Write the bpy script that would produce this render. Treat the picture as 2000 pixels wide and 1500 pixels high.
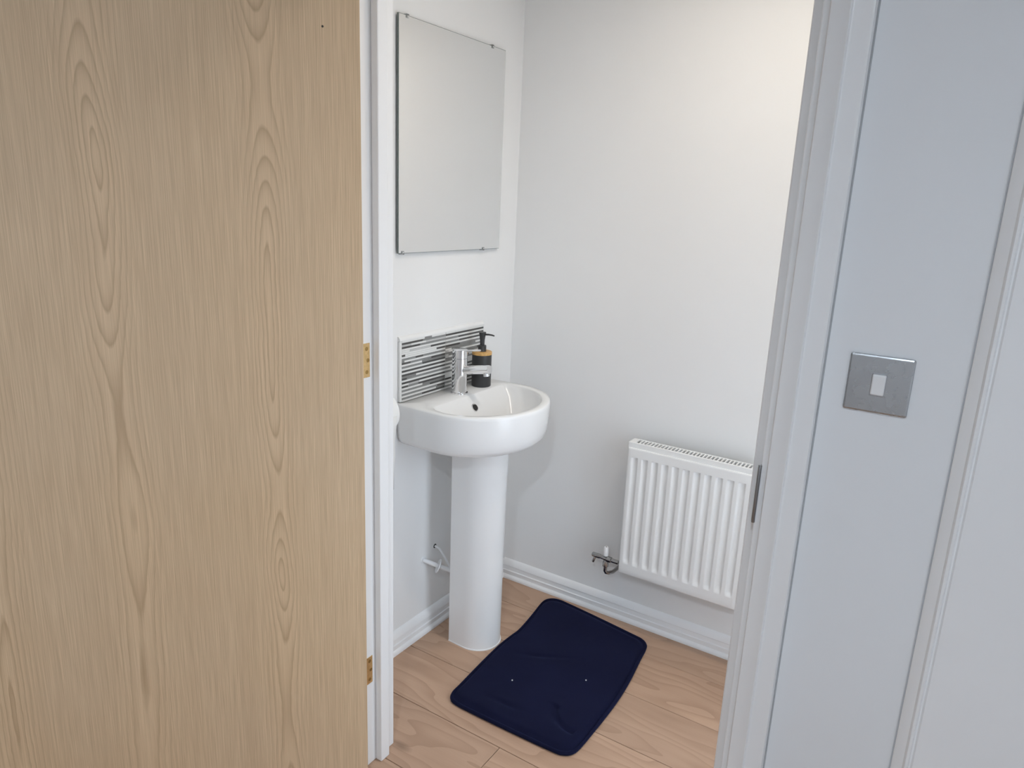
import bpy, bmesh, math, random
from mathutils import Vector, Matrix
for o in list(bpy.data.objects): bpy.data.objects.remove(o)
scene = bpy.context.scene
C = scene.collection
PI = math.pi

# ------------------------------------------------------------------ camera
cd = bpy.data.cameras.new('camera'); cam = bpy.data.objects.new('camera', cd); C.objects.link(cam)
cd.sensor_fit = 'HORIZONTAL'; cd.sensor_width = 36.0; cd.lens = 36.0*1391.57/2000.0
cd.clip_start = 0.01; cd.clip_end = 60
CAM = Vector((1.4108, -2.2045, 1.46))
r_ = Vector((0.83788842, 0.54435208, 0.04029648)); u_ = Vector((-0.16662426, 0.18477614, 0.9685526)); f_ = Vector((-0.51978779, 0.81825338, -0.24552405))
M = Matrix((r_, u_, -f_)).transposed().to_4x4(); M.translation = CAM
cam.matrix_world = M
scene.camera = cam

# ------------------------------------------------------------------ light and exposure
world = bpy.data.worlds.new('world'); scene.world = world; world.use_nodes = True
bg = world.node_tree.nodes['Background']; bg.inputs[0].default_value = (0.74, 0.86, 1.0, 1); bg.inputs[1].default_value = 5.6
scene.view_settings.view_transform = 'Standard'
scene.view_settings.look = 'None'
scene.view_settings.gamma = 1.0
scene.view_settings.use_curve_mapping = False
scene.view_settings.exposure = 0.32
HALL_LAMP = (1.50, -2.85); HALL_POWER = 96.0
WC_LAMPS = ((0.78, -0.58), (1.18, -0.58)); WC_POWER = 14.0

# ------------------------------------------------------------------ helpers
def lin(c):
    return tuple(((v/255)/12.92 if v/255 <= 0.04045 else ((v/255+0.055)/1.055)**2.4) for v in c)
class NT:
    def __init__(s, name):
        s.m = bpy.data.materials.new(name); s.m.use_nodes = True; s.t = s.m.node_tree; s.n = s.t.nodes; s.b = s.n['Principled BSDF']
    def node(s, typ, **kw):
        nd = s.n.new(typ)
        for k, v in kw.items(): setattr(nd, k, v)
        return nd
    def link(s, a, b): s.t.links.new(a, b)
    def val(s, sock, v):
        if hasattr(v, 'links') or isinstance(v, bpy.types.NodeSocket): s.link(v, sock)
        else: sock.default_value = v
    def math(s, op, a, b=None, c=None, clamp=False):
        nd = s.node('ShaderNodeMath', operation=op); nd.use_clamp = clamp
        s.val(nd.inputs[0], a)
        if b is not None: s.val(nd.inputs[1], b)
        if c is not None: s.val(nd.inputs[2], c)
        return nd.outputs[0]
    def noise(s, vec, scale, detail=2, rough=0.5, dim='3D', w=None):
        nd = s.node('ShaderNodeTexNoise'); nd.noise_dimensions = dim
        if vec is not None: s.link(vec, nd.inputs['Vector'])
        if w is not None: s.val(nd.inputs['W'], w)
        nd.inputs['Scale'].default_value = scale; nd.inputs['Detail'].default_value = detail; nd.inputs['Roughness'].default_value = rough
        return nd.outputs[0]
    def coord(s, which='Object'): return s.node('ShaderNodeTexCoord').outputs[which]
    def mapping(s, vec, loc=(0,0,0), scale=(1,1,1)):
        nd = s.node('ShaderNodeMapping'); s.link(vec, nd.inputs[0]); nd.inputs[1].default_value = loc; nd.inputs[3].default_value = scale
        return nd.outputs[0]
    def ramp(s, fac, stops):
        nd = s.node('ShaderNodeValToRGB'); s.link(fac, nd.inputs[0]); e = nd.color_ramp.elements
        while len(e) < len(stops): e.new(0.5)
        for el, (p, c) in zip(e, stops): el.position = p; el.color = (*c, 1) if len(c) == 3 else c
        return nd.outputs[0]
    def mix(s, fac, a, b, mode='MIX'):
        nd = s.node('ShaderNodeMix', data_type='RGBA', blend_type=mode); s.val(nd.inputs[0], fac)
        for k, v in ((6, a), (7, b)):
            if isinstance(v, tuple): nd.inputs[k].default_value = (*v, 1) if len(v) == 3 else v
            else: s.link(v, nd.inputs[k])
        return nd.outputs[2]
    def bump(s, h, strength, dist=0.001):
        nd = s.node('ShaderNodeBump'); s.link(h, nd.inputs['Height']); nd.inputs['Strength'].default_value = strength; nd.inputs['Distance'].default_value = dist
        s.link(nd.outputs[0], s.b.inputs['Normal'])
    def set(s, **kw):
        for k, v in kw.items():
            sk = s.b.inputs[k.replace('_', ' ')]
            if isinstance(v, bpy.types.NodeSocket): s.link(v, sk)
            elif isinstance(v, tuple): sk.default_value = (*v, 1)
            else: sk.default_value = v
        return s
def simple(name, col, rough=0.5, metal=0.0, bump=0, bscale=60, var=0.0, **kw):
    t = NT(name); v = t.coord('Object')
    if var or bump:
        n = t.noise(v, bscale, 3)
        if var: t.set(Base_Color=t.mix(n, tuple(c*(1-var) for c in col), tuple(min(1, c*(1+var)) for c in col)))
        else: t.set(Base_Color=col)
        if bump: t.bump(n, bump)
    else: t.set(Base_Color=col)
    t.set(Roughness=rough, Metallic=metal, **kw)
    return t.m

# ------------------------------------------------------------------ materials
def mat_paint(name, col, rough, scale=35, bump=0.15):
    t = NT(name); v = t.node('ShaderNodeNewGeometry').outputs['Position']
    n1 = t.noise(v, scale, 4, 0.6); n2 = t.noise(v, 3.0, 2)
    t.set(Base_Color=t.mix(n2, tuple(c*0.97 for c in col), col), Roughness=rough)
    t.bump(n1, bump, 0.002); return t.m
WALL = mat_paint('white_emulsion', (0.88, 0.878, 0.868), 0.6)
HALL_COOL = mat_paint('white_emulsion_hall_cool', (0.82, 0.83, 0.84), 0.55, 25, 0.2)  # same white emulsion, with the cool hall light put into its colour
GLOSS = mat_paint('white_gloss_paint', (0.88, 0.88, 0.88), 0.32, 18, 0.12)
CEIL = mat_paint('ceiling_paint', (0.86, 0.86, 0.85), 0.8)
CERAMIC = simple('white_ceramic', (0.88, 0.88, 0.875), 0.22)
PLASTIC = simple('white_plastic', (0.84, 0.84, 0.84), 0.3)
ENAMEL = simple('white_enamel', (0.86, 0.86, 0.85), 0.22)
CHROME = simple('polished_chrome', (0.82, 0.82, 0.83), 0.06, 1.0)
DARKCHROME = simple('aged_chrome', (0.42, 0.42, 0.42), 0.2, 1.0, var=0.2)
BRASS = simple('brass', (0.72, 0.50, 0.24), 0.35, 1.0, var=0.25, bscale=150)
BRASSD = simple('brass_screw', (0.35, 0.22, 0.08), 0.4, 1.0)
BLACK = simple('black_ceramic', (0.035, 0.035, 0.036), 0.42, var=0.1)
DARK = simple('dark_void', (0.03, 0.03, 0.03), 0.8)
GRILLSHADE = simple('grille_slot_shade', (0.10, 0.10, 0.10), 0.8)  # shade between the grille bars put into the convector colour
GROUT = simple('white_grout', (0.80, 0.80, 0.78), 0.7)
PAPER = simple('tissue_paper', (0.88, 0.88, 0.86), 0.95, bump=0.3, bscale=200)
CARD = simple('cardboard_core', (0.45, 0.34, 0.24), 0.9)
MIRROR = simple('mirror_silver', (0.93, 0.935, 0.93), 0.01, 1.0)
MIRROREDGE = simple('mirror_edge', (0.16, 0.19, 0.18), 0.2)
CLIP = simple('clear_clip', (0.80, 0.82, 0.81), 0.12, Transmission_Weight=0.8)
STEEL = simple('strike_steel', (0.30, 0.31, 0.32), 0.3, 1.0)
LINT = simple('lint', (0.8, 0.8, 0.78), 0.9)
def mat_switch():
    t = NT('satin_nickel'); v = t.coord('Object'); n = t.noise(v, 38, 3, 0.55)
    t.set(Base_Color=(0.44, 0.45, 0.46), Metallic=1.0, Roughness=t.math('MULTIPLY_ADD', n, 0.35, 0.10)); return t.m
NICKEL = mat_switch()
def mat_bamboo():
    t = NT('bamboo'); v = t.mapping(t.coord('Object'), scale=(20, 300, 20)); n = t.noise(v, 3, 3)
    t.set(Base_Color=t.ramp(n, [(0.3, (0.55, 0.30, 0.09)), (0.7, (0.78, 0.47, 0.17))]), Roughness=0.45); return t.m
BAMBOO = mat_bamboo()
def mat_velvet():
    t = NT('navy_velvet'); v = t.coord('Object')
    n = t.noise(v, 5.0, 4, 0.6); n2 = t.noise(v, 900, 2)
    t.set(Base_Color=t.mix(n, (0.0032, 0.0040, 0.0175), (0.0080, 0.0100, 0.036)), Roughness=0.9, Sheen_Weight=0.14, Sheen_Roughness=0.35, Sheen_Tint=(0.25, 0.32, 0.8), Specular_IOR_Level=0.12)
    t.bump(t.math('ADD', t.math('MULTIPLY', n2, 0.35), n), 0.6, 0.004); return t.m
VELVET = mat_velvet()
def wood(c): return tuple(min(.95, v*k) for v, k in zip(lin(c), (1.18, 1.10, 0.97)))
def mat_doorveneer():
    t = NT('pale_oak_veneer'); co = t.coord('Object'); sp = t.node('ShaderNodeSeparateXYZ'); t.link(co, sp.inputs[0])
    x, z = sp.outputs[0], sp.outputs[2]
    z1 = t.node('ShaderNodeCombineXYZ'); t.link(t.math('MULTIPLY', z, 1.0), z1.inputs[2]); zc = z1.outputs[0]
    total = None; tone = None
    for k, (a, seed, w) in enumerate(((0.195, 3.1, 0.045), (0.483, 7.7, 0.050), (0.712, 12.4, 0.045), (0.86, 21.0, 0.03))):
        zs = t.mapping(zc, loc=(seed, seed*1.7, 0))
        wob = t.math('MULTIPLY', t.math('SUBTRACT', t.noise(zs, 2.2, 1), 0.5), 0.05)
        u = t.math('SUBTRACT', t.math('SUBTRACT', x, a), wob)
        # small local raggedness
        rag = t.math('MULTIPLY', t.math('SUBTRACT', t.noise(t.mapping(co, loc=(seed, 0, 0), scale=(30, 1, 9)), 1.0, 3, 0.6), 0.5), 0.011)
        u = t.math('ADD', u, rag)
        h = t.math('MULTIPLY', t.math('SUBTRACT', t.noise(t.mapping(zs, loc=(4.4, 0, 0)), 1.5, 1, 0.3), 0.5), 0.55)
        r = t.math('SQRT', t.math('ADD', t.math('POWER', u, 2.0), t.math('POWER', t.math('MULTIPLY', h, 0.36), 2.0)))
        ph = t.math('FRACT', t.math('MULTIPLY', r, 125.0))
        line = t.math('POWER', ph, 3.0)
        soft = t.math('SMOOTH_MIN', line, t.math('MULTIPLY', t.math('SUBTRACT', 1.0, ph), 5.0), 0.1)
        mask = t.math('POWER', 2.718, t.math('MULTIPLY', -1.0, t.math('POWER', t.math('DIVIDE', u, w), 2.0)))
        p = t.math('MULTIPLY', soft, mask)
        total = p if total is None else t.math('MAXIMUM', total, p)
        tone = mask if tone is None else t.math('MAXIMUM', tone, mask)
    fine = t.noise(t.mapping(co, scale=(620, 20, 7)), 1.0, 3, 0.65)
    mid = t.noise(t.mapping(co, scale=(75, 5, 1.1)), 1.0, 3, 0.6)
    big = t.noise(t.mapping(co, scale=(2.2, 1, 1.6)), 1.0, 2)
    base = t.mix(mid, wood((196, 178, 157)), wood((216, 199, 178)))
    base = t.mix(t.math('MULTIPLY_ADD', t.math('SUBTRACT', fine, 0.5), 1.9, 0.36, clamp=True), base, wood((170, 150, 128)))
    base = t.mix(t.math('MULTIPLY', tone, 0.30), base, wood((216, 196, 173)))
    base = t.mix(t.math('MULTIPLY', total, 0.85), base, wood((152, 129, 104)))
    base = t.mix(big, base, t.mix(1.0, base, (1.0, 0.94, 0.84), 'MULTIPLY'))
    bc = t.node('ShaderNodeBrightContrast'); t.link(base, bc.inputs[0]); bc.inputs[1].default_value = 0.0
    t.set(Base_Color=bc.outputs[0], Roughness=0.5); t.bump(fine, 0.12, 0.001); return t.m
VENEER = mat_doorveneer()
def mat_plank():
    t = NT('oak_laminate'); co = t.coord('Object'); rnd = t.node('ShaderNodeObjectInfo').outputs['Random']
    off = t.node('ShaderNodeCombineXYZ'); t.link(t.math('MULTIPLY', rnd, 37.0), off.inputs[0]); t.link(t.math('MULTIPLY', rnd, 11.0), off.inputs[1]); t.link(t.math('MULTIPLY', rnd, 23.0), off.inputs[2])
    ad = t.node('ShaderNodeVectorMath', operation='ADD'); t.link(co, ad.inputs[0]); t.link(off.outputs[0], ad.inputs[1]); v = ad.outputs[0]
    warp = t.noise(t.mapping(v, scale=(1.6, 7, 1)), 1.0, 2)
    sp = t.node('ShaderNodeSeparateXYZ'); t.link(v, sp.inputs[0])
    ring = t.math('FRACT', t.math('ADD', t.math('MULTIPLY', sp.outputs[1], 16.0), t.math('MULTIPLY', warp, 9.0)))
    ring = t.math('POWER', ring, 2.5)
    fine = t.noise(t.mapping(v, scale=(7, 260, 1)), 1.0, 3, 0.6)
    big = t.noise(t.mapping(v, scale=(2.5, 9, 1)), 1.0, 3, 0.6)
    base = t.mix(big, lin((176, 142, 118)), lin((214, 178, 150)))
    base = t.mix(t.math('MULTIPLY', ring, 0.42), base, lin((142, 109, 84)))
    base = t.mix(t.math('MULTIPLY', fine, 0.35), base, lin((158, 128, 106)))
    base = t.mix(t.math('MULTIPLY', rnd, 0.35), base, lin((170, 142, 120)))
    kn = t.node('ShaderNodeTexVoronoi'); t.link(t.mapping(v, scale=(2.1, 5.0, 1)), kn.inputs['Vector']); kn.inputs['Scale'].default_value = 1.0
    knot = t.math('SUBTRACT', 1.0, t.math('DIVIDE', kn.outputs['Distance'], 0.09), clamp=True)
    base = t.mix(t.math('MULTIPLY', knot, 0.75), base, lin((92, 70, 54)))
    t.set(Base_Color=base, Roughness=0.42); t.bump(fine, 0.1, 0.0006); return t.m
PLANK = mat_plank()
TILES = [simple('tile_white', (0.80, 0.80, 0.78), 0.18), simple('tile_pale_grey', (0.55, 0.55, 0.54), 0.22, var=0.25, bscale=400),
         simple('tile_mid_grey', (0.25, 0.25, 0.245), 0.25, var=0.45, bscale=350), simple('tile_charcoal', (0.075, 0.073, 0.07), 0.2, var=0.3, bscale=300)]
def emis(name, col, s):
    t = NT(name); t.set(Base_Color=(0.8, 0.8, 0.8), Emission_Color=col, Emission_Strength=s); return t.m

# ------------------------------------------------------------------ mesh helpers
def box(bm, x0, x1, y0, y1, z0, z1):
    v = [bm.verts.new((x, y, z)) for x in (x0, x1) for y in (y0, y1) for z in (z0, z1)]
    for f in ((0,1,3,2), (4,6,7,5), (0,4,5,1), (2,3,7,6), (0,2,6,4), (1,5,7,3)): bm.faces.new([v[i] for i in f])
def BX(*b):
    bm = bmesh.new()
    for q in b: box(bm, *q)
    return bm
def rings(bm, loops, cap0=True, cap1=True):
    vs = [[bm.verts.new(p) for p in L] for L in loops]
    for a, b in zip(vs, vs[1:]):
        n = len(a)
        for i in range(n): bm.faces.new((a[i], a[(i+1) % n], b[(i+1) % n], b[i]))
    if cap0: bm.faces.new(list(reversed(vs[0])))
    if cap1: bm.faces.new(vs[-1])
def frame_of(d):
    d = Vector(d).normalized(); a = Vector((0, 0, 1)) if abs(d.z) < 0.9 else Vector((1, 0, 0))
    x = d.cross(a).normalized(); return x, d.cross(x).normalized(), d
def lathe(bm, o, d, prof, n=32):
    """prof: list of (distance along d, radius) from point o"""
    x, y, d = frame_of(d); o = Vector(o)
    rings(bm, [[o + d*h + (x*math.cos(2*PI*i/n) + y*math.sin(2*PI*i/n))*r for i in range(n)] for h, r in prof])
def tube(bm, pts, r, n=14):
    pts = [Vector(p) for p in pts]; L = []
    rr = r if isinstance(r, (list, tuple)) else [r]*len(pts)
    up = None
    for k, p in enumerate(pts):
        d = (pts[min(k+1, len(pts)-1)] - pts[max(k-1, 0)]).normalized()
        if up is None: x, y, _ = frame_of(d)
        else:
            x = (up - d*up.dot(d)).normalized(); y = d.cross(x)
        up = x
        L.append([p + (x*math.cos(2*PI*i/n) + y*math.sin(2*PI*i/n))*rr[k] for i in range(n)])
    rings(bm, L)
def extrude_profile(bm, prof, axis, a, b):
    """closed profile (p,q); axis 'x': point=(t,p,q); 'y': (p,t,q); 'z': (p,q,t)"""
    def mk(t): return [{'x': (t, p, q), 'y': (p, t, q), 'z': (p, q, t)}[axis] for p, q in prof]
    rings(bm, [mk(a), mk(b)])
def obj(name, bm, mat, parent=None, loc=None, smooth=False, bevel=0, seg=2, sub=0):
    bmesh.ops.recalc_face_normals(bm, faces=bm.faces)
    me = bpy.data.meshes.new(name); bm.to_mesh(me); bm.free()
    if mat: me.materials.append(mat)
    o = bpy.data.objects.new(name, me); C.objects.link(o)
    if loc: o.location = loc
    if parent: o.parent = parent
    if smooth:
        for p in me.polygons: p.use_smooth = True
        if smooth != 'all':
            try: me.set_sharp_from_angle(angle=math.radians(40))
            except Exception: pass
    if bevel:
        m = o.modifiers.new('bevel', 'BEVEL'); m.width = bevel; m.segments = seg; m.limit_method = 'ANGLE'; m.angle_limit = math.radians(35)
    if sub: m = o.modifiers.new('subdivision', 'SUBSURF'); m.levels = sub; m.render_levels = sub
    return o
def tag(o, label, cat=None, group=None, kind=None):
    o['label'] = label
    if cat: o['category'] = cat
    if group: o['group'] = group
    if kind: o['kind'] = kind
    return o
def thing(name, label, cat, loc=(0, 0, 0), rotz=0, group=None, kind=None):
    o = bpy.data.objects.new(name, None); C.objects.link(o); o.location = loc; o.rotation_euler = (0, 0, rotz); o.empty_display_size = 0.05
    return tag(o, label, cat, group, kind)
def struct(name, bm, mat, label, cat, **kw):
    return tag(obj(name, bm, mat, **kw), label, cat, kind='structure')

# ------------------------------------------------------------------ dimensions (metres)
YW = -1.055            # hall face of the wall with the doorway
YI = -0.953            # cloakroom face of that wall
XL, XR = 0.277, 1.169  # faces of the two door jambs
HEAD = 2.03
H = 2.40
RX = 1.45              # right wall of the cloakroom
HX0, HX1, HY = -1.0, 2.3, -3.5   # hall

# ------------------------------------------------------------------ floor of planks
fl = struct('floor', BX((HX0-.1, HX1+.1, HY-.1, .1, -.03, -.010)), simple('joint_dark', (0.05, 0.035, 0.025), 0.8), 'oak laminate plank floor in the cloakroom and hall', 'floor')
random.seed(4)
pw, pl, y1, row = 0.2105, 1.38, 0.0, 0
joints = {0: 1.09, 1: 1.27, 2: 1.14, 3: 1.21, 4: 0.525, 5: 1.0}
while y1 > HY:
    y0 = -0.164 - row*pw if row else -0.164
    y0 = max(y0, HY)
    j = joints.get(row, random.uniform(0, pl))
    xs = [HX0]; q = j - pl*math.ceil((j-HX0)/pl)
    while q < HX1:
        if q > HX0 + .02: xs.append(q)
        q += pl
    xs.append(HX1)
    for a, b in zip(xs, xs[1:]):
        g = 0.0009
        cx, cy = (a+b)/2, (y0+y1)/2
        o = obj('plank', BX((a+g-cx, b-g-cx, y0+g-cy, y1-g-cy, -.010, 0)), PLANK, fl, (cx, cy, 0), bevel=0.0008, seg=1)
    y1 = y0; row += 1

# ------------------------------------------------------------------ walls and ceiling
struct('ceiling', BX((HX0-.1, HX1+.1, HY-.1, .1, H, H+.05)), CEIL, 'plain white ceiling over cloakroom and hall', 'ceiling')
struct('wall_left', BX((-.1, 0, YI, .1, 0, H)), WALL, 'white left wall behind the basin and mirror', 'wall')
struct('wall_back', BX((0, RX, 0, .1, 0, H)), WALL, 'white back wall behind the radiator', 'wall')
VY0, VY1, VZ0, VZ1 = -.93, -.40, .15, 1.45
struct('wall_right', BX((RX, RX+.1, YI, VY0, 0, H), (RX, RX+.1, VY1, .1, 0, H), (RX, RX+.1, VY0, VY1, 0, VZ0), (RX, RX+.1, VY0, VY1, VZ1, H)), WALL, 'white right wall of the cloakroom hidden by the door frame', 'wall')
def mat_pane():
    m = bpy.data.materials.new('window_glass'); m.use_nodes = True; n = m.node_tree.nodes; L = m.node_tree.links
    n.remove(n['Principled BSDF']); tr = n.new('ShaderNodeBsdfTransparent'); gl = n.new('ShaderNodeBsdfGlossy'); gl.inputs['Roughness'].default_value = .02; mx = n.new('ShaderNodeMixShader'); mx.inputs[0].default_value = .05
    L.new(tr.outputs[0], mx.inputs[1]); L.new(gl.outputs[0], mx.inputs[2]); L.new(mx.outputs[0], n['Material Output'].inputs[0]); return m
PANE = mat_pane()
def window(name, x, ya, yb, za, zb, label):
    t = thing(name, label, 'window', (x+.05, (ya+yb)/2, za), kind='structure')
    hw, hh = (yb-ya)/2, zb-za
    for b in ((-hw, -hw+.05, 0, hh), (hw-.05, hw, 0, hh), (-hw+.05, hw-.05, 0, .05), (-hw+.05, hw-.05, hh-.05, hh), (-.025, .025, .05, hh-.05)):
        obj('window_frame', BX((-.03, .03, *b)), PLASTIC, t)
    for b in ((-hw+.05, -.025), (.025, hw-.05)): obj('pane', BX((-.002, .002, b[0], b[1], .05, hh-.05)), PANE, t)
    l = bpy.data.lights.new('window_portal', 'AREA'); l.shape = 'RECTANGLE'; l.size = hh; l.size_y = yb-ya; l.cycles.is_portal = True
    o = bpy.data.objects.new('window_portal', l); C.objects.link(o); o.parent = t; o.location = (.04, 0, hh/2); o.rotation_euler = (0, PI/2, 0)
window('fill_window_2', RX, VY0, VY1, VZ0, VZ1, 'added white framed window for fill light on the hidden cloakroom right wall')  # unseen window, added to fill the lower cloakroom with light
struct('wall_front', BX((HX0, XL-.027, YW, YI, 0, H), (XR+.027, HX1, YW, YI, 0, H), (XL-.027, XR+.027, YW, YI, HEAD+.027, H)), HALL_COOL, 'white hall wall tinted with the cool hall light, with the doorway and light switch', 'wall')
struct('wall_hall_left', BX((HX0-.1, HX0, HY-.1, YI, 0, H)), HALL_COOL, 'white hall wall far behind the open door', 'wall')
WY0, WY1, WZ0, WZ1 = -2.9, -2.42, 0.80, 1.9
struct('wall_hall_right', BX((HX1, HX1+.1, HY-.1, WY0, 0, H), (HX1, HX1+.1, WY1, YI, 0, H), (HX1, HX1+.1, WY0, WY1, 0, WZ0), (HX1, HX1+.1, WY0, WY1, WZ1, H)), HALL_COOL, 'white hall wall with an added window opening beyond the right picture edge', 'wall')
struct('wall_hall_rear', BX((HX0, HX1, HY-.1, HY, 0, H)), HALL_COOL, 'white hall wall behind the camera', 'wall')
window('fill_window_1', HX1, WY0, WY1, WZ0, WZ1, 'added white framed hall window for light from beyond the right picture edge')  # unseen window, added to light the hall and door from the right

# skirting boards: moulded profile with a small bead along the floor (offset from wall, height)
SK = [(0, 0), (.020, 0), (.0205, .006), (.0185, .012), (.0145, .0165), (.0130, .0175), (.0130, .031), (.0155, .0330), (.0150, .0350), (.0118, .0365), (.0105, .052), (.0135, .0550), (.0125, .060), (.007, .072), (.002, .079), (0, .080)]
def skirt(name, axis, wall, sgn, a, b, label):
    bm = bmesh.new(); extrude_profile(bm, [(wall+sgn*p, q) for p, q in SK], axis, a, b)
    return struct(name, bm, GLOSS, label, 'skirting board', smooth=True)
skirt('baseboard_back', 'x', 0, -1, 0.0105, RX, 'moulded white skirting board below the radiator')
skirt('baseboard_left', 'y', 0, 1, YI, -0.0, 'moulded white skirting board behind the basin pedestal')
skirt('baseboard_right', 'y', RX, -1, YI, -.03, 'moulded white skirting board on the hidden right cloakroom wall')
skirt('baseboard_hall_front', 'x', YW, -1, 1.2425, 1.418, 'short white skirting board on the hall wall below the switch')
skirt('baseboard_hall_left', 'x', YW, -1, HX0, .205, 'white hall skirting board behind the open door')

# ------------------------------------------------------------------ door frame
fr = thing('trim_1', 'white painted door lining around the cloakroom doorway', 'door frame', ((XL+XR)/2, (YW+YI)/2, 0), kind='structure')
ox, oy = (XL+XR)/2, (YW+YI)/2
def fpart(name, b, bev=.002): return obj(name, BX((b[0]-ox, b[1]-ox, b[2]-oy, b[3]-oy, b[4], b[5])), GLOSS, fr, bevel=bev)
fpart('jamb', (XL-.027, XL, YW, YI, 0.0, HEAD+.027)); fpart('jamb', (XR, XR+.027, YW, YI, 0.0, HEAD+.027)); fpart('head_lining', (XL, XR, YW, YI, HEAD, HEAD+.027))
fpart('door_stop', (XL, XL+.020, -1.023, -.991, 0.0, HEAD), .003); fpart('door_stop', (XR-.020, XR, -1.023, -.991, 0.0, HEAD), .003); fpart('door_stop', (XL+.02, XR-.02, -1.023, -.991, HEAD-.02, HEAD), .003)
# architraves: (across from the opening side, proud of the wall)
AR = [(0, 0), (0, .009), (.002, .0125), (.0055, .0135), (.024, .0135), (.0265, .0155), (.0285, .0155), (.0305, .0125), (.0330, .0120), (.055, .0160), (.0585, .0155), (.060, .012), (.060, 0)]
def arch_v(name, xin, sgn, y, ys, z1, label):
    bm = bmesh.new(); extrude_profile(bm, [(xin+sgn*p, y+ys*q) for p, q in AR], 'z', 0, z1)
    return struct(name, bm, GLOSS, label, 'architrave', smooth=True)
arch_v('trim_2', XR+.0115, 1, YW, -1, HEAD+.072, 'white moulded architrave between the doorway and the light switch')
arch_v('trim_3', XL-.0125, -1, YW, -1, HEAD+.072, 'white moulded architrave hidden behind the open wooden door')
arch_v('trim_4', XL-.016, -1, YI, 1, HEAD+.072, 'white moulded architrave on the cloakroom side by the basin')
arch_v('trim_5', XR+.0115, 1, YI, 1, HEAD+.072, 'white moulded architrave on the cloakroom side by the radiator')
bm = bmesh.new(); extrude_profile(bm, [(YW-q, HEAD+.0125+p) for p, q in AR], 'x', XL-.0125, XR+.0115)
struct('trim_6', bm, GLOSS, 'white moulded architrave over the top of the doorway', 'architrave', smooth=True)
# board and bead at the right-hand picture edge
FB = [(1.4275, 0), (1.4275, .003), (1.4285, .004), (1.4425, .0095), (1.4435, .0120), (1.4455, .0145), (1.4490, .0148), (1.4510, .0122), (1.4530, .0120), (1.4555, .0146), (1.72, .0165), (1.724, .012), (1.724, 0)]
bm = bmesh.new(); extrude_profile(bm, [(p, YW-q) for p, q in FB], 'z', 0, H)
struct('trim_7', bm, GLOSS, 'wide flat white casing board at the right edge of the picture', 'casing', smooth=True)

SHADE_LINE = simple('joint_shade_grey', (0.42, 0.43, 0.44), 0.8)  # grey strips paint the shadow line beside the architrave and casing board
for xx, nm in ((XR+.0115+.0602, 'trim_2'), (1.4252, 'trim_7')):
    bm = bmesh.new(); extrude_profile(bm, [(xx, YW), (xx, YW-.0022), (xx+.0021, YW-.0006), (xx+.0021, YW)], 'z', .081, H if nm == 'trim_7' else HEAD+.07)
    obj('joint_shade_line', bm, SHADE_LINE if nm == 'trim_2' else simple('joint_shade_pale', (0.58, 0.59, 0.60), 0.8), bpy.data.objects[nm])
# ------------------------------------------------------------------ door leaf, opened about 114 degrees into the hall
TH = math.radians(121)
dr = thing('door_1', 'pale oak veneer door standing open on the left', 'door', (XL+.002, -1.064, 0), -TH, kind='structure')
DW = XR-XL-.006
leaf = obj('door_leaf', BX((.004, DW, .003, .042, .006, HEAD-.003)), VENEER, dr, bevel=.0012)
bm = bmesh.new(); lathe(bm, (.077, .0410, 1.776), (0, 1, 0), [(0, .0022), (.0014, .0022), (.0019, .0012)], 10); obj('nail_head', bm, DARK, dr)
hd = bmesh.new(); lathe(hd, (DW-.06, .042, 1.0), (0, 1, 0), [(0, .026), (.007, .026), (.009, .023)], 28); rose = obj('handle_rose', hd, CHROME, dr, smooth=True)
bm = bmesh.new(); tube(bm, [(DW-.06, .05, 1.0), (DW-.06, .085, 1.0), (DW-.063, .093, 1.0), (DW-.070, .096, 1.0), (DW-.165, .096, 1.0), (DW-.17, .096, 1.0)], [.009, .009, .009, .009, .0085, .006]); obj('door_handle', bm, CHROME, dr, smooth=True)

def hinge(z0, z1, label):
    t = thing('hinge', label, 'hinge', (XL, -1.046, z0), group='door hinges')
    h = z1-z0
    obj('hinge_leaf', BX((0.0, .0012, -.012, .0125, 0, h)), BRASS, t, bevel=.0008)
    for k, fy in ((.16, .002), (.5, .006), (.84, .002)):
        bm = bmesh.new(); lathe(bm, (.0010, fy, h*k), (1, 0, 0), [(0, .0048), (.0006, .0046), (.0008, .0035), (.0006, .0010)], 14); obj('screw', bm, BRASSD, t, smooth=True)
    bm = bmesh.new(); lathe(bm, (.002, -.014-.004, 0), (0, 0, 1), [(0, .0038), (h, .0038)], 14); obj('knuckle', bm, BRASS, t, smooth=True)
hinge(1.059, 1.139, 'upper brass hinge leaf screwed to the white door jamb')
hinge(0.247, 0.325, 'lower brass hinge leaf on the white door jamb near the floor')

# strike plate lip on the right jamb
st = thing('strike_plate', 'narrow dark steel strike plate on the right door jamb', 'strike plate', (XR, YW, .962))
obj('plate', BX((-.0012, .0005, -.001, .026, 0, .100)), STEEL, st, bevel=.0005)
bm = bmesh.new(); tube(bm, [(-.001, -.0015, .0), (-.001, -.0025, .006), (-.001, -.0025, .095), (-.001, -.0015, .100)], .0030, 10); obj('lip', bm, STEEL, st, smooth=True)

# ------------------------------------------------------------------ light switch
sw = thing('light_switch', 'square satin metal light switch with one white rocker', 'light switch', (1.3182, YW, 1.2243))
a = .043
bm = BX((-a, a, -.0055, 0, -a, a)); obj('face_plate', bm, NICKEL, sw, bevel=.0038, seg=2)
obj('rocker_surround', BX((-.0105, .0105, -.0062, -.004, -.0178, .0178)), simple('grey_plastic', (.35, .35, .36), .35), sw, bevel=.002)
bm = bmesh.new()
extrude_profile(bm, [(-.004, -.0160), (-.0078, -.0155), (-.0094, .0150), (-.004, .0160)], 'x', -.0090, .0090)
obj('rocker', bm, PLASTIC, sw, bevel=.0030, seg=3)

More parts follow.
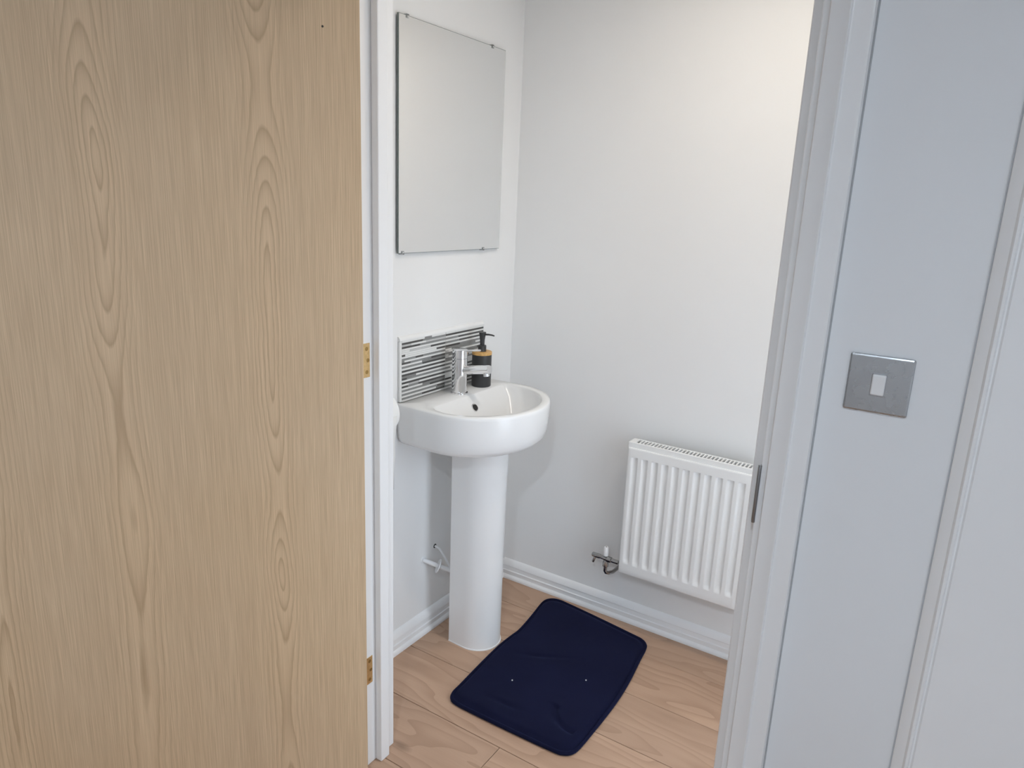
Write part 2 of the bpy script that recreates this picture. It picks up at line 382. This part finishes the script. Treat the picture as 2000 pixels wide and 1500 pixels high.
# ------------------------------------------------------------------ mirror
MY0, MY1, MZ0, MZ1 = -.639, -.123, 1.307, 1.9397
mi = thing('wall_mirror', 'frameless rectangular wall mirror held by small clips above the basin', 'mirror', (0, (MY0+MY1)/2, MZ0))
mw, mh = (MY1-MY0)/2, MZ1-MZ0
obj('backing', BX((.0062, .0112, -mw, mw, 0, mh)), MIRROREDGE, mi)
obj('mirror_glass', BX((.0112, .0118, -mw+.0012, mw-.0012, .0012, mh-.0012)), MIRROR, mi)
for y, z, s in ((-mw+.035, mh, 1), (mw-.075, mh, 1), (-mw+.018, 0, -1), (mw-.095, 0, -1)):
    cl = obj('mirror_clip', BX((0, .0138, -.0055, .0055, 0, .0035*s), (.0122, .0138, -.0055, .0055, -.007*s, 0)), CLIP, mi, (0, y, z), bevel=.001)
    bm = bmesh.new(); lathe(bm, (.0138, 0, -.0025*s), (1, 0, 0), [(0, .0024), (.0010, .0020)], 12); obj('clip_screw', bm, CHROME, cl)

# ------------------------------------------------------------------ splashback of thin strip tiles
SY0, SY1, SZ0, SZ1 = -.619, -.197, .859, 1.048
sp = thing('tiled_splashback', 'grey and white thin strip mosaic splashback behind the tap', 'splashback', (0, -.408, SZ0))
y0, y1 = SY0+.408, SY1+.408
obj('grout_bed', BX((0, .0070, y0, y1, 0, SZ1-SZ0)), GROUT, sp)
def quad_bm(L):
    bm = bmesh.new(); extrude_profile(bm, [(0, 0), (.010, 0), (.0105, .003), (.0085, .008), (.0045, .0120), (0, .0135)], 'y', 0, L); return bm
obj('top_trim', quad_bm(y1-y0+.012), simple('trim_white', (.86, .86, .85), .25), sp, (0, y0-.010, SZ1-SZ0), smooth=True)
obj('side_trim', BX((0, .0095, y0-.010, y0, 0, SZ1-SZ0)), GROUT, sp, bevel=.003)
obj('side_trim', BX((0, .0085, y1, y1+.003, 0, SZ1-SZ0)), GROUT, sp)
random.seed(11)
NR = 31; rh = (SZ1-SZ0)/NR
cache = {}
for half in range(2):
    ya = y0 if half == 0 else .0012; yb = -.0012 if half == 0 else y1
    for k in range(NR):
        y = ya; first = True
        z = k*rh
        while y < yb-.004:
            L = random.choice((.035, .05, .07, .10, .15, .21)) * (random.uniform(.3, 1) if first else 1); first = False
            e = min(y+L, yb)
            if yb-e < .012: e = yb
            q = random.random()
            if k % 2 == 0: m = 0 if q < .86 else (1 if q < .93 else 2)
            else: m = 3 if q < .50 else (2 if q < .82 else (1 if q < .92 else 0))
            ln = round(e-y-.0007, 4); key = (ln, m)
            if key not in cache:
                o = obj('strip_tile', BX((0, .0026, 0, ln, .0003, rh-.0003)), TILES[m], sp, (.0064, y, z)); cache[key] = o.data
            else:
                o = bpy.data.objects.new('strip_tile', cache[key]); C.objects.link(o); o.parent = sp; o.location = (.0064, y, z)
            y = e

# ------------------------------------------------------------------ basin
BY = -.412; RIM = .858
ba = thing('wash_basin', 'white ceramic D-shaped wash basin below the mirror', 'basin', (0, BY, 0))
def sample(poly, c, n):
    """points of a closed polygon seen from c at n equal angles"""
    out = []
    for i in range(n):
        t = 2*PI*i/n; d = (math.cos(t), math.sin(t)); best = None
        for (x1, y1), (x2, y2) in zip(poly, poly[1:]+poly[:1]):
            ex, ey = x2-x1, y2-y1; den = d[0]*ey - d[1]*ex
            if abs(den) < 1e-12: continue
            s = ((x1-c[0])*ey - (y1-c[1])*ex)/den; w = ((x1-c[0])*d[1] - (y1-c[1])*d[0])/den
            if s > 0 and -1e-6 <= w <= 1+1e-6 and (best is None or s > best): best = s
        out.append((c[0]+d[0]*best, c[1]+d[1]*best))
    return out
def ell(cx, a, b, t0, t1, n, p=2.0):
    L = []
    for i in range(n+1):
        t = t0+(t1-t0)*i/n; c, s = math.cos(t), math.sin(t)
        L.append((cx+a*math.copysign(abs(c)**(2/p), c), b*math.copysign(abs(s)**(2/p), s)))
    return L
def mirror(half): return half + [(x, -y) for x, y in reversed(half)][0:]
NB = 144
half = [(0, .205), (.001, .2215), (.006, .2260), (.05, .2290), (.09, .2312), (.13, .2325)] 
half += [(x, y) for x, y in ell(.165, .207, .2330, PI/2*.98, 0, 40)]
outer_poly = [(0, -.205), (0, .205)] + half[1:] + [(x, -y) for x, y in reversed(half[1:])]
OUT = sample(outer_poly, (.19, 0), NB)
ih = [(.112, .165), (.114, .185), (.121, .194), (.131, .200)] + ell(.165, .180, .2085, PI/2*1.02, 0, 40)[2:]
inner_poly = [(.112, -.165)] + ih + [(x, -y) for x, y in reversed(ih[1:])]
INN = sample(inner_poly, (.19, 0), NB)
def O(sx, sy, z): return [(x*sx, y*sy, z) for x, y in OUT]
def I(sx, sy, cx, z): return [(cx+(x-.22)*sx, y*sy, z) for x, y in INN]
loops = [O(.30, .30, .722), O(.70, .66, .722), O(.82, .82, .7225), O(.895, .905, .7265), (O(.940, .950, .7345)), O(.968, .975, .7480), O(.982, .988, .767), O(.992, .995, .80), O(1, 1, .846), O(.9985, .9985, .8535), O(.992, .992, .858)]
def lerp(A, B, t): return [tuple(a+(b-a)*t for a, b in zip(p, q)) for p, q in zip(A, B)]
rimI = I(1.0, 1.0, .22, .858)
loops += [lerp(loops[-1], rimI, .5), I(1.015, 1.015, .22, .8582), I(.990, .990, .2205, .8555), I(.955, .972, .2245, .845), I(.86, .92, .2360, .823), I(.72, .80, .246, .775), I(.56, .62, .248, .748), I(.32, .36, .25, .738), I(.12, .13, .25, .735)]
bm = bmesh.new(); rings(bm, loops)
obj('bowl', bm, CERAMIC, ba, smooth='all')
bm = bmesh.new()
od = Vector((.82, 0, .57)); oc = Vector((.1425, -.010, .824))
lathe(bm, oc - od*.006, od, [(0, .0105), (.0072, .0105), (.0082, .0125), (.0062, .0140), (.002, .0140)], 28)
ovf = obj('overflow_ring', bm, CHROME, ba, smooth=True)
bm = bmesh.new(); lathe(bm, oc - od*.002, od, [(0, .0098), (.0052, .0098)], 24); obj('overflow_hole', bm, DARK, ovf)
bm = bmesh.new(); lathe(bm, (.25, 0, .735), (0, 0, 1), [(0, .020), (.004, .032), (.006, .030), (.004, .02)], 32); obj('waste_ring', bm, CHROME, ba, smooth=True)

# pedestal
pe = thing('basin_pedestal', 'white ceramic column pedestal under the basin', 'pedestal', (0, BY, 0))
PP = [(.105, -.074), (.17, -.0775)] + [(.17+.083*math.cos(t), .0775*math.sin(t)) for t in [(-PI/2)+PI*i/28 for i in range(1, 28)]] + [(.17, .0775), (.105, .074), (.098, .060), (.098, -.060)]
def PR(s, z, dx=0): return [(.1+(x-.1)*s+dx, y*s, z) for x, y in PP]
bm = bmesh.new(); rings(bm, [PR(1.0, 0), PR(1.0, .004), PR(1.0, .30), PR(1.01, .55), PR(1.03, .68), PR(1.06, .7215)]); obj('column', bm, CERAMIC, pe, smooth=True)
bm = bmesh.new(); rings(bm, [PR(1.025, 0), PR(1.02, .003), PR(1.0, .0042)]); obj('sealant_bead', bm, PLASTIC, pe)

# ------------------------------------------------------------------ tap
tp = thing('mixer_tap', 'polished chrome single lever mixer tap on the basin', 'tap', (.072, BY-.002, RIM))
bm = bmesh.new(); lathe(bm, (0, 0, 0), (0, 0, 1), [(0, .0280), (.004, .0280), (.0055, .0262)], 40); obj('base_ring', bm, CHROME, tp, smooth=True)
bm = bmesh.new(); lathe(bm, (0, 0, .005), (0, 0, 1), [(0, .0245), (.1105, .0245), (.1113, .0238)], 40); obj('body', bm, CHROME, tp, smooth=True)
bm = bmesh.new(); lathe(bm, (0, 0, .1170), (0, 0, 1), [(0, .0238), (.0008, .0245), (.027, .0245), (.0285, .0225)], 40); cap = obj('lever_cap', bm, CHROME, tp, smooth=True)
bm = bmesh.new(); tube(bm, [(.005, 0, .1400), (.04, 0, .1455), (.078, 0, .1520), (.0800, 0, .1523)], [.0034, .0031, .0031, .0022], 12); obj('lever', bm, CHROME, cap, smooth=True)
bm = bmesh.new(); lathe(bm, (.005, 0, .0775), (1, 0, .17), [(0, .0140), (.110, .0140), (.1135, .0132), (.1142, .0110)], 32); spo = obj('spout', bm, CHROME, tp, smooth=True)
bm = bmesh.new(); lathe(bm, (.103, 0, .088), (.17, 0, -1), [(0, .0100), (.0145, .0100), (.0155, .0085)], 24); obj('aerator', bm, CHROME, spo, smooth=True)

# ------------------------------------------------------------------ soap dispenser
so = thing('soap_dispenser', 'black soap dispenser with bamboo collar beside the tap', 'soap dispenser', (.068, -.286, RIM))
bm = bmesh.new(); lathe(bm, (0, 0, 0), (0, 0, 1), [(0, .0305), (.0025, .0328), (.1090, .0328)], 48); obj('bottle', bm, BLACK, so, smooth=True)
bm = bmesh.new(); lathe(bm, (0, 0, .1090), (0, 0, 1), [(0, .0334), (.0085, .0334), (.0100, .0318)], 48); obj('bamboo_lid', bm, BAMBOO, so, smooth=True)
pm = thing('pump', 'black plastic pump head', None); pm.parent = so; pm.location = (0, 0, .1190)
bm = bmesh.new(); lathe(bm, (0, 0, 0), (0, 0, 1), [(0, .0138), (.019, .0138), (.0205, .0122)], 32); obj('collar', bm, BLACK, pm, smooth=True)
bm = bmesh.new(); lathe(bm, (0, 0, .0205), (0, 0, 1), [(0, .0075), (.018, .0082), (.034, .0105), (.042, .0122), (.044, .0114)], 28); obj('pump_head', bm, BLACK, pm, smooth=True)
bm = bmesh.new(); tube(bm, [(.004, 0, .0570), (.025, 0, .0590), (.037, 0, .0590), (.047, 0, .0575)], [.0034, .0030, .0027, .0024], 12); obj('nozzle', bm, BLACK, pm, smooth=True)

# ------------------------------------------------------------------ waste pipe and cable hole on the left wall
wp = thing('waste_pipe', 'white plastic pipe with round flange behind the pedestal', 'pipe', (0, -.500, .275))
bm = bmesh.new(); tube(bm, [(0, 0, 0), (.018, .012, -.008), (.045, .034, -.024), (.075, .058, -.040), (.102, .085, -.055)], .0075, 14); obj('pipe', bm, PLASTIC, wp, smooth=True)
bm = bmesh.new(); lathe(bm, (.040, .030, -.0215), (.70, .60, -.40), [(0, .0240), (.003, .0245), (.005, .020)], 28); obj('flange', bm, PLASTIC, wp, smooth=True)
bm = bmesh.new(); lathe(bm, (0, 0, 0), (1, 0, 0), [(0, .0125), (.003, .011)], 20); obj('wall_collar', bm, PLASTIC, wp, smooth=True)
ch = thing('water_hose', 'thin white hose leaving a dark hole in the wall beside the pedestal', 'hose', (0, -.437, .302))
bm = bmesh.new(); lathe(bm, (0, 0, 0), (1, 0, 0), [(0, .0080), (.0008, .0070)], 16); obj('wall_hole', bm, DARK, ch)
bm = bmesh.new(); tube(bm, [(0, 0, 0), (.018, .003, -.006), (.038, .008, -.035), (.060, .014, -.072), (.105, .022, -.110)], .0042, 10); obj('hose', bm, PLASTIC, ch, smooth=True)

# ------------------------------------------------------------------ toilet roll on a holder between doorway and basin
th = thing('toilet_roll_holder', 'chrome toilet roll holder on the left wall by the doorway', 'roll holder', (0, -.872, .885))
bm = bmesh.new(); lathe(bm, (0, 0, 0), (1, 0, 0), [(0, .022), (.006, .022), (.008, .018)], 24); obj('wall_plate', bm, CHROME, th, smooth=True)
bm = bmesh.new(); tube(bm, [(.006, 0, 0), (.055, 0, 0), (.064, .004, 0), (.066, .014, 0), (.066, .122, 0), (.066, .124, 0)], [.006]*5+[.004], 12); obj('arm', bm, CHROME, th, smooth=True)
tr = thing('toilet_roll', 'white toilet roll with a hanging sheet showing past the left jamb', 'toilet roll', (.066, -.858, .885))
bm = bmesh.new(); n = 48
L = []
for y, r in ((0, .020), (0, .056), (.004, .058), (.098, .058), (.102, .056), (.102, .020)):
    L.append([(r*math.cos(2*PI*i/n), y, r*math.sin(2*PI*i/n)-.012) for i in range(n)])
L.append(L[0]); rings(bm, L[:-1], False, False)
obj('paper', bm, PAPER, tr, smooth=True)
bm = bmesh.new()
rings(bm, [[(r*math.cos(2*PI*i/n), y, r*math.sin(2*PI*i/n)-.012) for i in range(n)] for y, r in ((0, .0202), (0, .0190), (.102, .0190), (.102, .0202))], False, False); obj('cardboard_core', bm, CARD, tr, smooth=True)
bm = bmesh.new()
sh = [(.058, .0), (.0575, -.03), (.053, -.075), (.0545, -.12), (.0545, -.160), (.0525, -.215)]
ys = (.002, .03, .060, .087)
g0 = [[bm.verts.new((x+.0015*math.sin(7*j+i), y - (0 if j < 3 else (.000 if i < 4 else .006)), z-.012 - .004*(j % 2)*(i == 5))) for j, y in enumerate(ys)] for i, (x, z) in enumerate(sh)]
for a, b in zip(g0, g0[1:]):
    for i in range(3): bm.faces.new((a[i], a[i+1], b[i+1], b[i]))
hs = obj('hanging_sheet', bm, PAPER, tr, smooth='all'); md = hs.modifiers.new('solid', 'SOLIDIFY'); md.thickness = .001

# ------------------------------------------------------------------ radiator
RX0, RX1, RZ0, RZ1, RY = .541, .957, .235, .693, -.100
ra = thing('panel_radiator', 'white fluted panel radiator with a slotted top grille', 'radiator', (RX0, 0, RZ0))
W, Hh = RX1-RX0, RZ1-RZ0
fx0, pit, fw = .0255, .0354, .0125
zb, zt = .0385, .4265
def depth(x, z):
    k = round((x-fx0)/pit); k = max(0, min(10, k)); d = abs(x-fx0-k*pit)
    if d > fw: return 0
    s = 1 if d < .0045 else (1-(d-.0045)/(fw-.0045)); s = s*s*(3-2*s)
    e = min(1, max(0, (z-zb)/.016)) * min(1, max(0, (zt-z)/.002))
    return .0058*s*e
xs = sorted(set([0, .0015, .004, W-.004, W-.0015, W] + [round(fx0+k*pit+dx, 5) for k in range(11) for dx in (-.0135, -.0125, -.011, -.0095, -.0075, -.0045, .0045, .0075, .0095, .011, .0125, .0135)]))
xs = [x for x in xs if 0 <= x <= W]
zs = [0, .0015, .004, .02, zb-.001, zb, zb+.004, zb+.008, zb+.012, zb+.016, zb+.03, .15, .25, .35, zt-.012, zt-.004, zt-.002, zt, zt+.001, Hh-.006, Hh-.003, Hh-.001, Hh]
def edge(v, L): 
    e = min(v, L-v); return {True: max(0, .004-e)}[True]
bm = bmesh.new()
grid = [[bm.verts.new((x, RY + depth(x, z) + (max(0, .004-min(x, W-x))**2 + max(0, .004-min(z, Hh-z))**2)/.006, z)) for x in xs] for z in zs]
for a, b in zip(grid, grid[1:]):
    for i in range(len(xs)-1): bm.faces.new((a[i], a[i+1], b[i+1], b[i]))
# back skin
bv = [[bm.verts.new((x, RY+.013, z)) for x in (0, W)] for z in (0, Hh)]
bm.faces.new((bv[0][0], bv[1][0], bv[1][1], bv[0][1]))
bot, top = grid[0], grid[-1]
bm.faces.new([bv[0][0], bv[0][1]] + list(reversed(bot))); bm.faces.new(top + [bv[1][1], bv[1][0]])
bm.faces.new([bv[0][0]] + [g[0] for g in grid] + [bv[1][0]]); bm.faces.new([bv[1][1]] + [g[-1] for g in reversed(grid)] + [bv[0][1]])
obj('front_panel', bm, ENAMEL, ra, smooth=True)
# side covers, top grille, inner convector, wall brackets
for x in (-.002, W-.004):
    obj('side_cover', BX((x, x+.006, RY+.014, -.046, .004, Hh+.004)), ENAMEL, ra, bevel=.0015)
gz = Hh+.003
gb = [(-.003, W+.003, RY+.006, RY+.015, gz-.012, gz+.014), (-.003, W+.003, -.052, -.045, gz-.012, gz+.014), (-.003, .020, RY+.015, -.052, gz+.008, gz+.014), (W-.006, W+.003, RY+.015, -.052, gz+.008, gz+.014)]
gr = obj('top_grille', BX(*gb), ENAMEL, ra, bevel=.0012)
ns = 33; g0, g1 = .020, W-.006
bars = []
for k in range(1, ns):
    x = g0+(g1-g0)*k/ns; bars.append((x-.0024, x+.0024, RY+.015, -.052, gz+.009, gz+.0135))
gbars = obj('grille_bars', BX(*bars), ENAMEL, gr)
obj('convector', BX((.008, W-.008, RY+.016, -.050, .03, Hh-.035)), GRILLSHADE, ra)
for x in (.08, W-.08): obj('wall_bracket', BX((x-.015, x+.015, -.050, 0, .06, Hh-.06)), ENAMEL, ra)
# valve
va = thing('radiator_valve', 'chrome radiator valve with a white cap at the lower left of the radiator', 'valve', (.478, -.075, .262))
bm = bmesh.new(); lathe(bm, (-.050, 0, -.004), (1, 0, -.02), [(0, .0060), (.003, .0085), (.030, .0085), (.034, .0068), (.044, .0080), (.056, .0080), (.058, .0105), (.074, .0105), (.076, .0075), (.102, .0075)], 20); obj('valve_body', bm, DARKCHROME, va, smooth=True)
bm = bmesh.new(); lathe(bm, (.002, 0, .006), (0, 0, 1), [(0, .0095), (.004, .0100), (.030, .0085), (.033, .0070)], 24); cp = obj('cap', bm, PLASTIC, va, smooth=True)
bm = bmesh.new(); lathe(bm, (.002, 0, .0388), (0, 0, 1), [(0, .0025), (.0006, .0022)], 10); obj('cap_screw', bm, DARK, cp)
bm = bmesh.new(); lathe(bm, (-.036, 0, -.006), (-.25, -.35, -1), [(0, .0048), (.024, .0048), (.026, .0035)], 16); obj('drain_nipple', bm, DARKCHROME, va, smooth=True)
bm = bmesh.new(); lathe(bm, (.004, 0, -.010), (0, 0, -1), [(0, .0078), (.012, .0110), (.024, .0110), (.027, .0080)], 20); obj('compression_nut', bm, DARKCHROME, va, smooth=True)
bm = bmesh.new(); tube(bm, [(.004, 0, -.034), (.004, 0, -.052), (.006, .003, -.060), (.013, .012, -.064), (.022, .030, -.064), (.024, .075, -.064)], .0066, 14); obj('tail_pipe', bm, DARKCHROME, va, smooth=True)

# ------------------------------------------------------------------ bath mat
bmw = thing('bath_mat', 'navy blue velvet bath mat lying on the floor by the pedestal', 'mat', (.47, -.39, 0))
mp = [(.248, -.115), (.2475, -.078), (.262, -.053), (.290, -.042), (.335, -.045), (.47, -.062), (.61, -.083), (.648, -.090), (.672, -.108), (.683, -.140), (.690, -.20), (.708, -.34), (.715, -.46), (.714, -.60), (.711, -.675), (.703, -.706), (.684, -.722), (.655, -.728), (.52, -.733), (.40, -.735), (.325, -.734), (.298, -.724), (.284, -.700), (.281, -.660), (.276, -.60), (.270, -.52), (.266, -.45), (.265, -.40), (.268, -.345), (.271, -.305), (.266, -.245), (.257, -.175)]
def smoothloop(P, n):
    out = []; m = len(P)
    for i in range(m):
        p0, p1, p2, p3 = (Vector(P[(i+k-1) % m]) for k in range(4))
        for j in range(n):
            t = j/n; out.append(.5*((2*p1)+(-p0+p2)*t+(2*p0-5*p1+4*p2-p3)*t*t+(-p0+3*p1-3*p2+p3)*t**3))
    return out
SP = smoothloop([(x-.47, y+.39) for x, y in mp], 4)
random.seed(3)
ctr = Vector((.01, 0))
def ML(inset, z, bump=0):
    L = []
    for p in SP:
        d = ctr-p; q = p + d.normalized()*inset
        L.append((q.x, q.y, z + bump*(math.sin(q.x*23+q.y*9)+math.sin(q.y*17-q.x*6))))
    return L
def MS(s, z):
    L = []
    for p in SP:
        q = ctr+(p-ctr)*s
        h = .0016*(math.sin(q.x*21+q.y*9)+math.sin(q.y*19-q.x*8+1.3))*min(1, (1-s)*8)
        # dent lines pressed into the foam
        X, Y = q.x+.47, q.y-.39
        dd = math.hypot(X-.665, Y+.555)
        if Y < -.57 and X < .675: h -= .0075*math.exp(-((dd-.088)/.009)**2)
        h -= .004*math.exp(-((Y+.652-.12*(X-.45))/.009)**2)*math.exp(-((X-.45)/.045)**2)
        h -= .003*math.exp(-((Y+.40-.5*(X-.40))/.010)**2)*math.exp(-((X-.42)/.06)**2)
        L.append((q.x, q.y, z+h))
    return L
bm = bmesh.new()
rings(bm, [ML(.004, .0005), ML(0, .003), ML(-.001, .006), ML(.001, .010), ML(.004, .0118), ML(.0085, .0112), ML(.0115, .0070), ML(.0145, .0070)] + [MS(.93-.0147*k, .0135 if k == 0 else (.0148 if k == 1 else .0152)) for k in range(61)])
obj('mat_cushion', bm, VELVET, bmw, smooth='all')
for x, y, z, lab in ((.408, -.553, .0165, 'white lint speck on the navy mat nearer the pedestal'), (.596, -.416, .0165, 'white lint speck on the navy mat nearer the radiator')):
    bm = bmesh.new(); bmesh.ops.create_icosphere(bm, subdivisions=1, radius=.0026)
    tag(obj('lint_speck', bm, LINT, None, (x, y, z)), lab, 'lint', 'lint specks on the mat')

# ------------------------------------------------------------------ ceiling lamps
def lamp(x, y, power, col, R, cone, label, group=None):
    """recessed ceiling downlight of radius R with a soft beam"""
    t = thing('downlight', label, 'downlight', (x, y, H), group=group)
    bm = bmesh.new(); n = 36
    rings(bm, [[(r*math.cos(2*PI*i/n), r*math.sin(2*PI*i/n), z) for i in range(n)] for r, z in ((R*1.35, 0), (R*1.35, -.004), (R*1.25, -.007), (R*1.08, -.007), (R*1.02, -.003), (R*1.02, 0))], False, False)
    obj('bezel', bm, CHROME, t, smooth=True)
    bm = bmesh.new(); lathe(bm, (0, 0, 0), (0, 0, -1), [(0, R), (.002, R)], 32); obj('lamp_glass', bm, emis('lamp_glow', col, 6.0), t)
    l = bpy.data.lights.new('lamp_light', 'SPOT'); l.spot_size = math.radians(cone); l.spot_blend = 1.0; l.shadow_soft_size = R; l.energy = power; l.color = col
    o = bpy.data.objects.new('lamp_light', l); C.objects.link(o); o.parent = t; o.location = (0, 0, -.012)
lamp(*HALL_LAMP, HALL_POWER, (0.78, 0.90, 1.03), .05, 170, 'recessed hall ceiling downlight behind the camera')
lamp(*WC_LAMPS[0], WC_POWER, (1.0, 0.92, 0.82), .04, 165, 'recessed cloakroom ceiling downlight nearer the basin')
lamp(*WC_LAMPS[1], WC_POWER, (1.0, 0.92, 0.82), .04, 165, 'recessed cloakroom ceiling downlight farther from the basin')
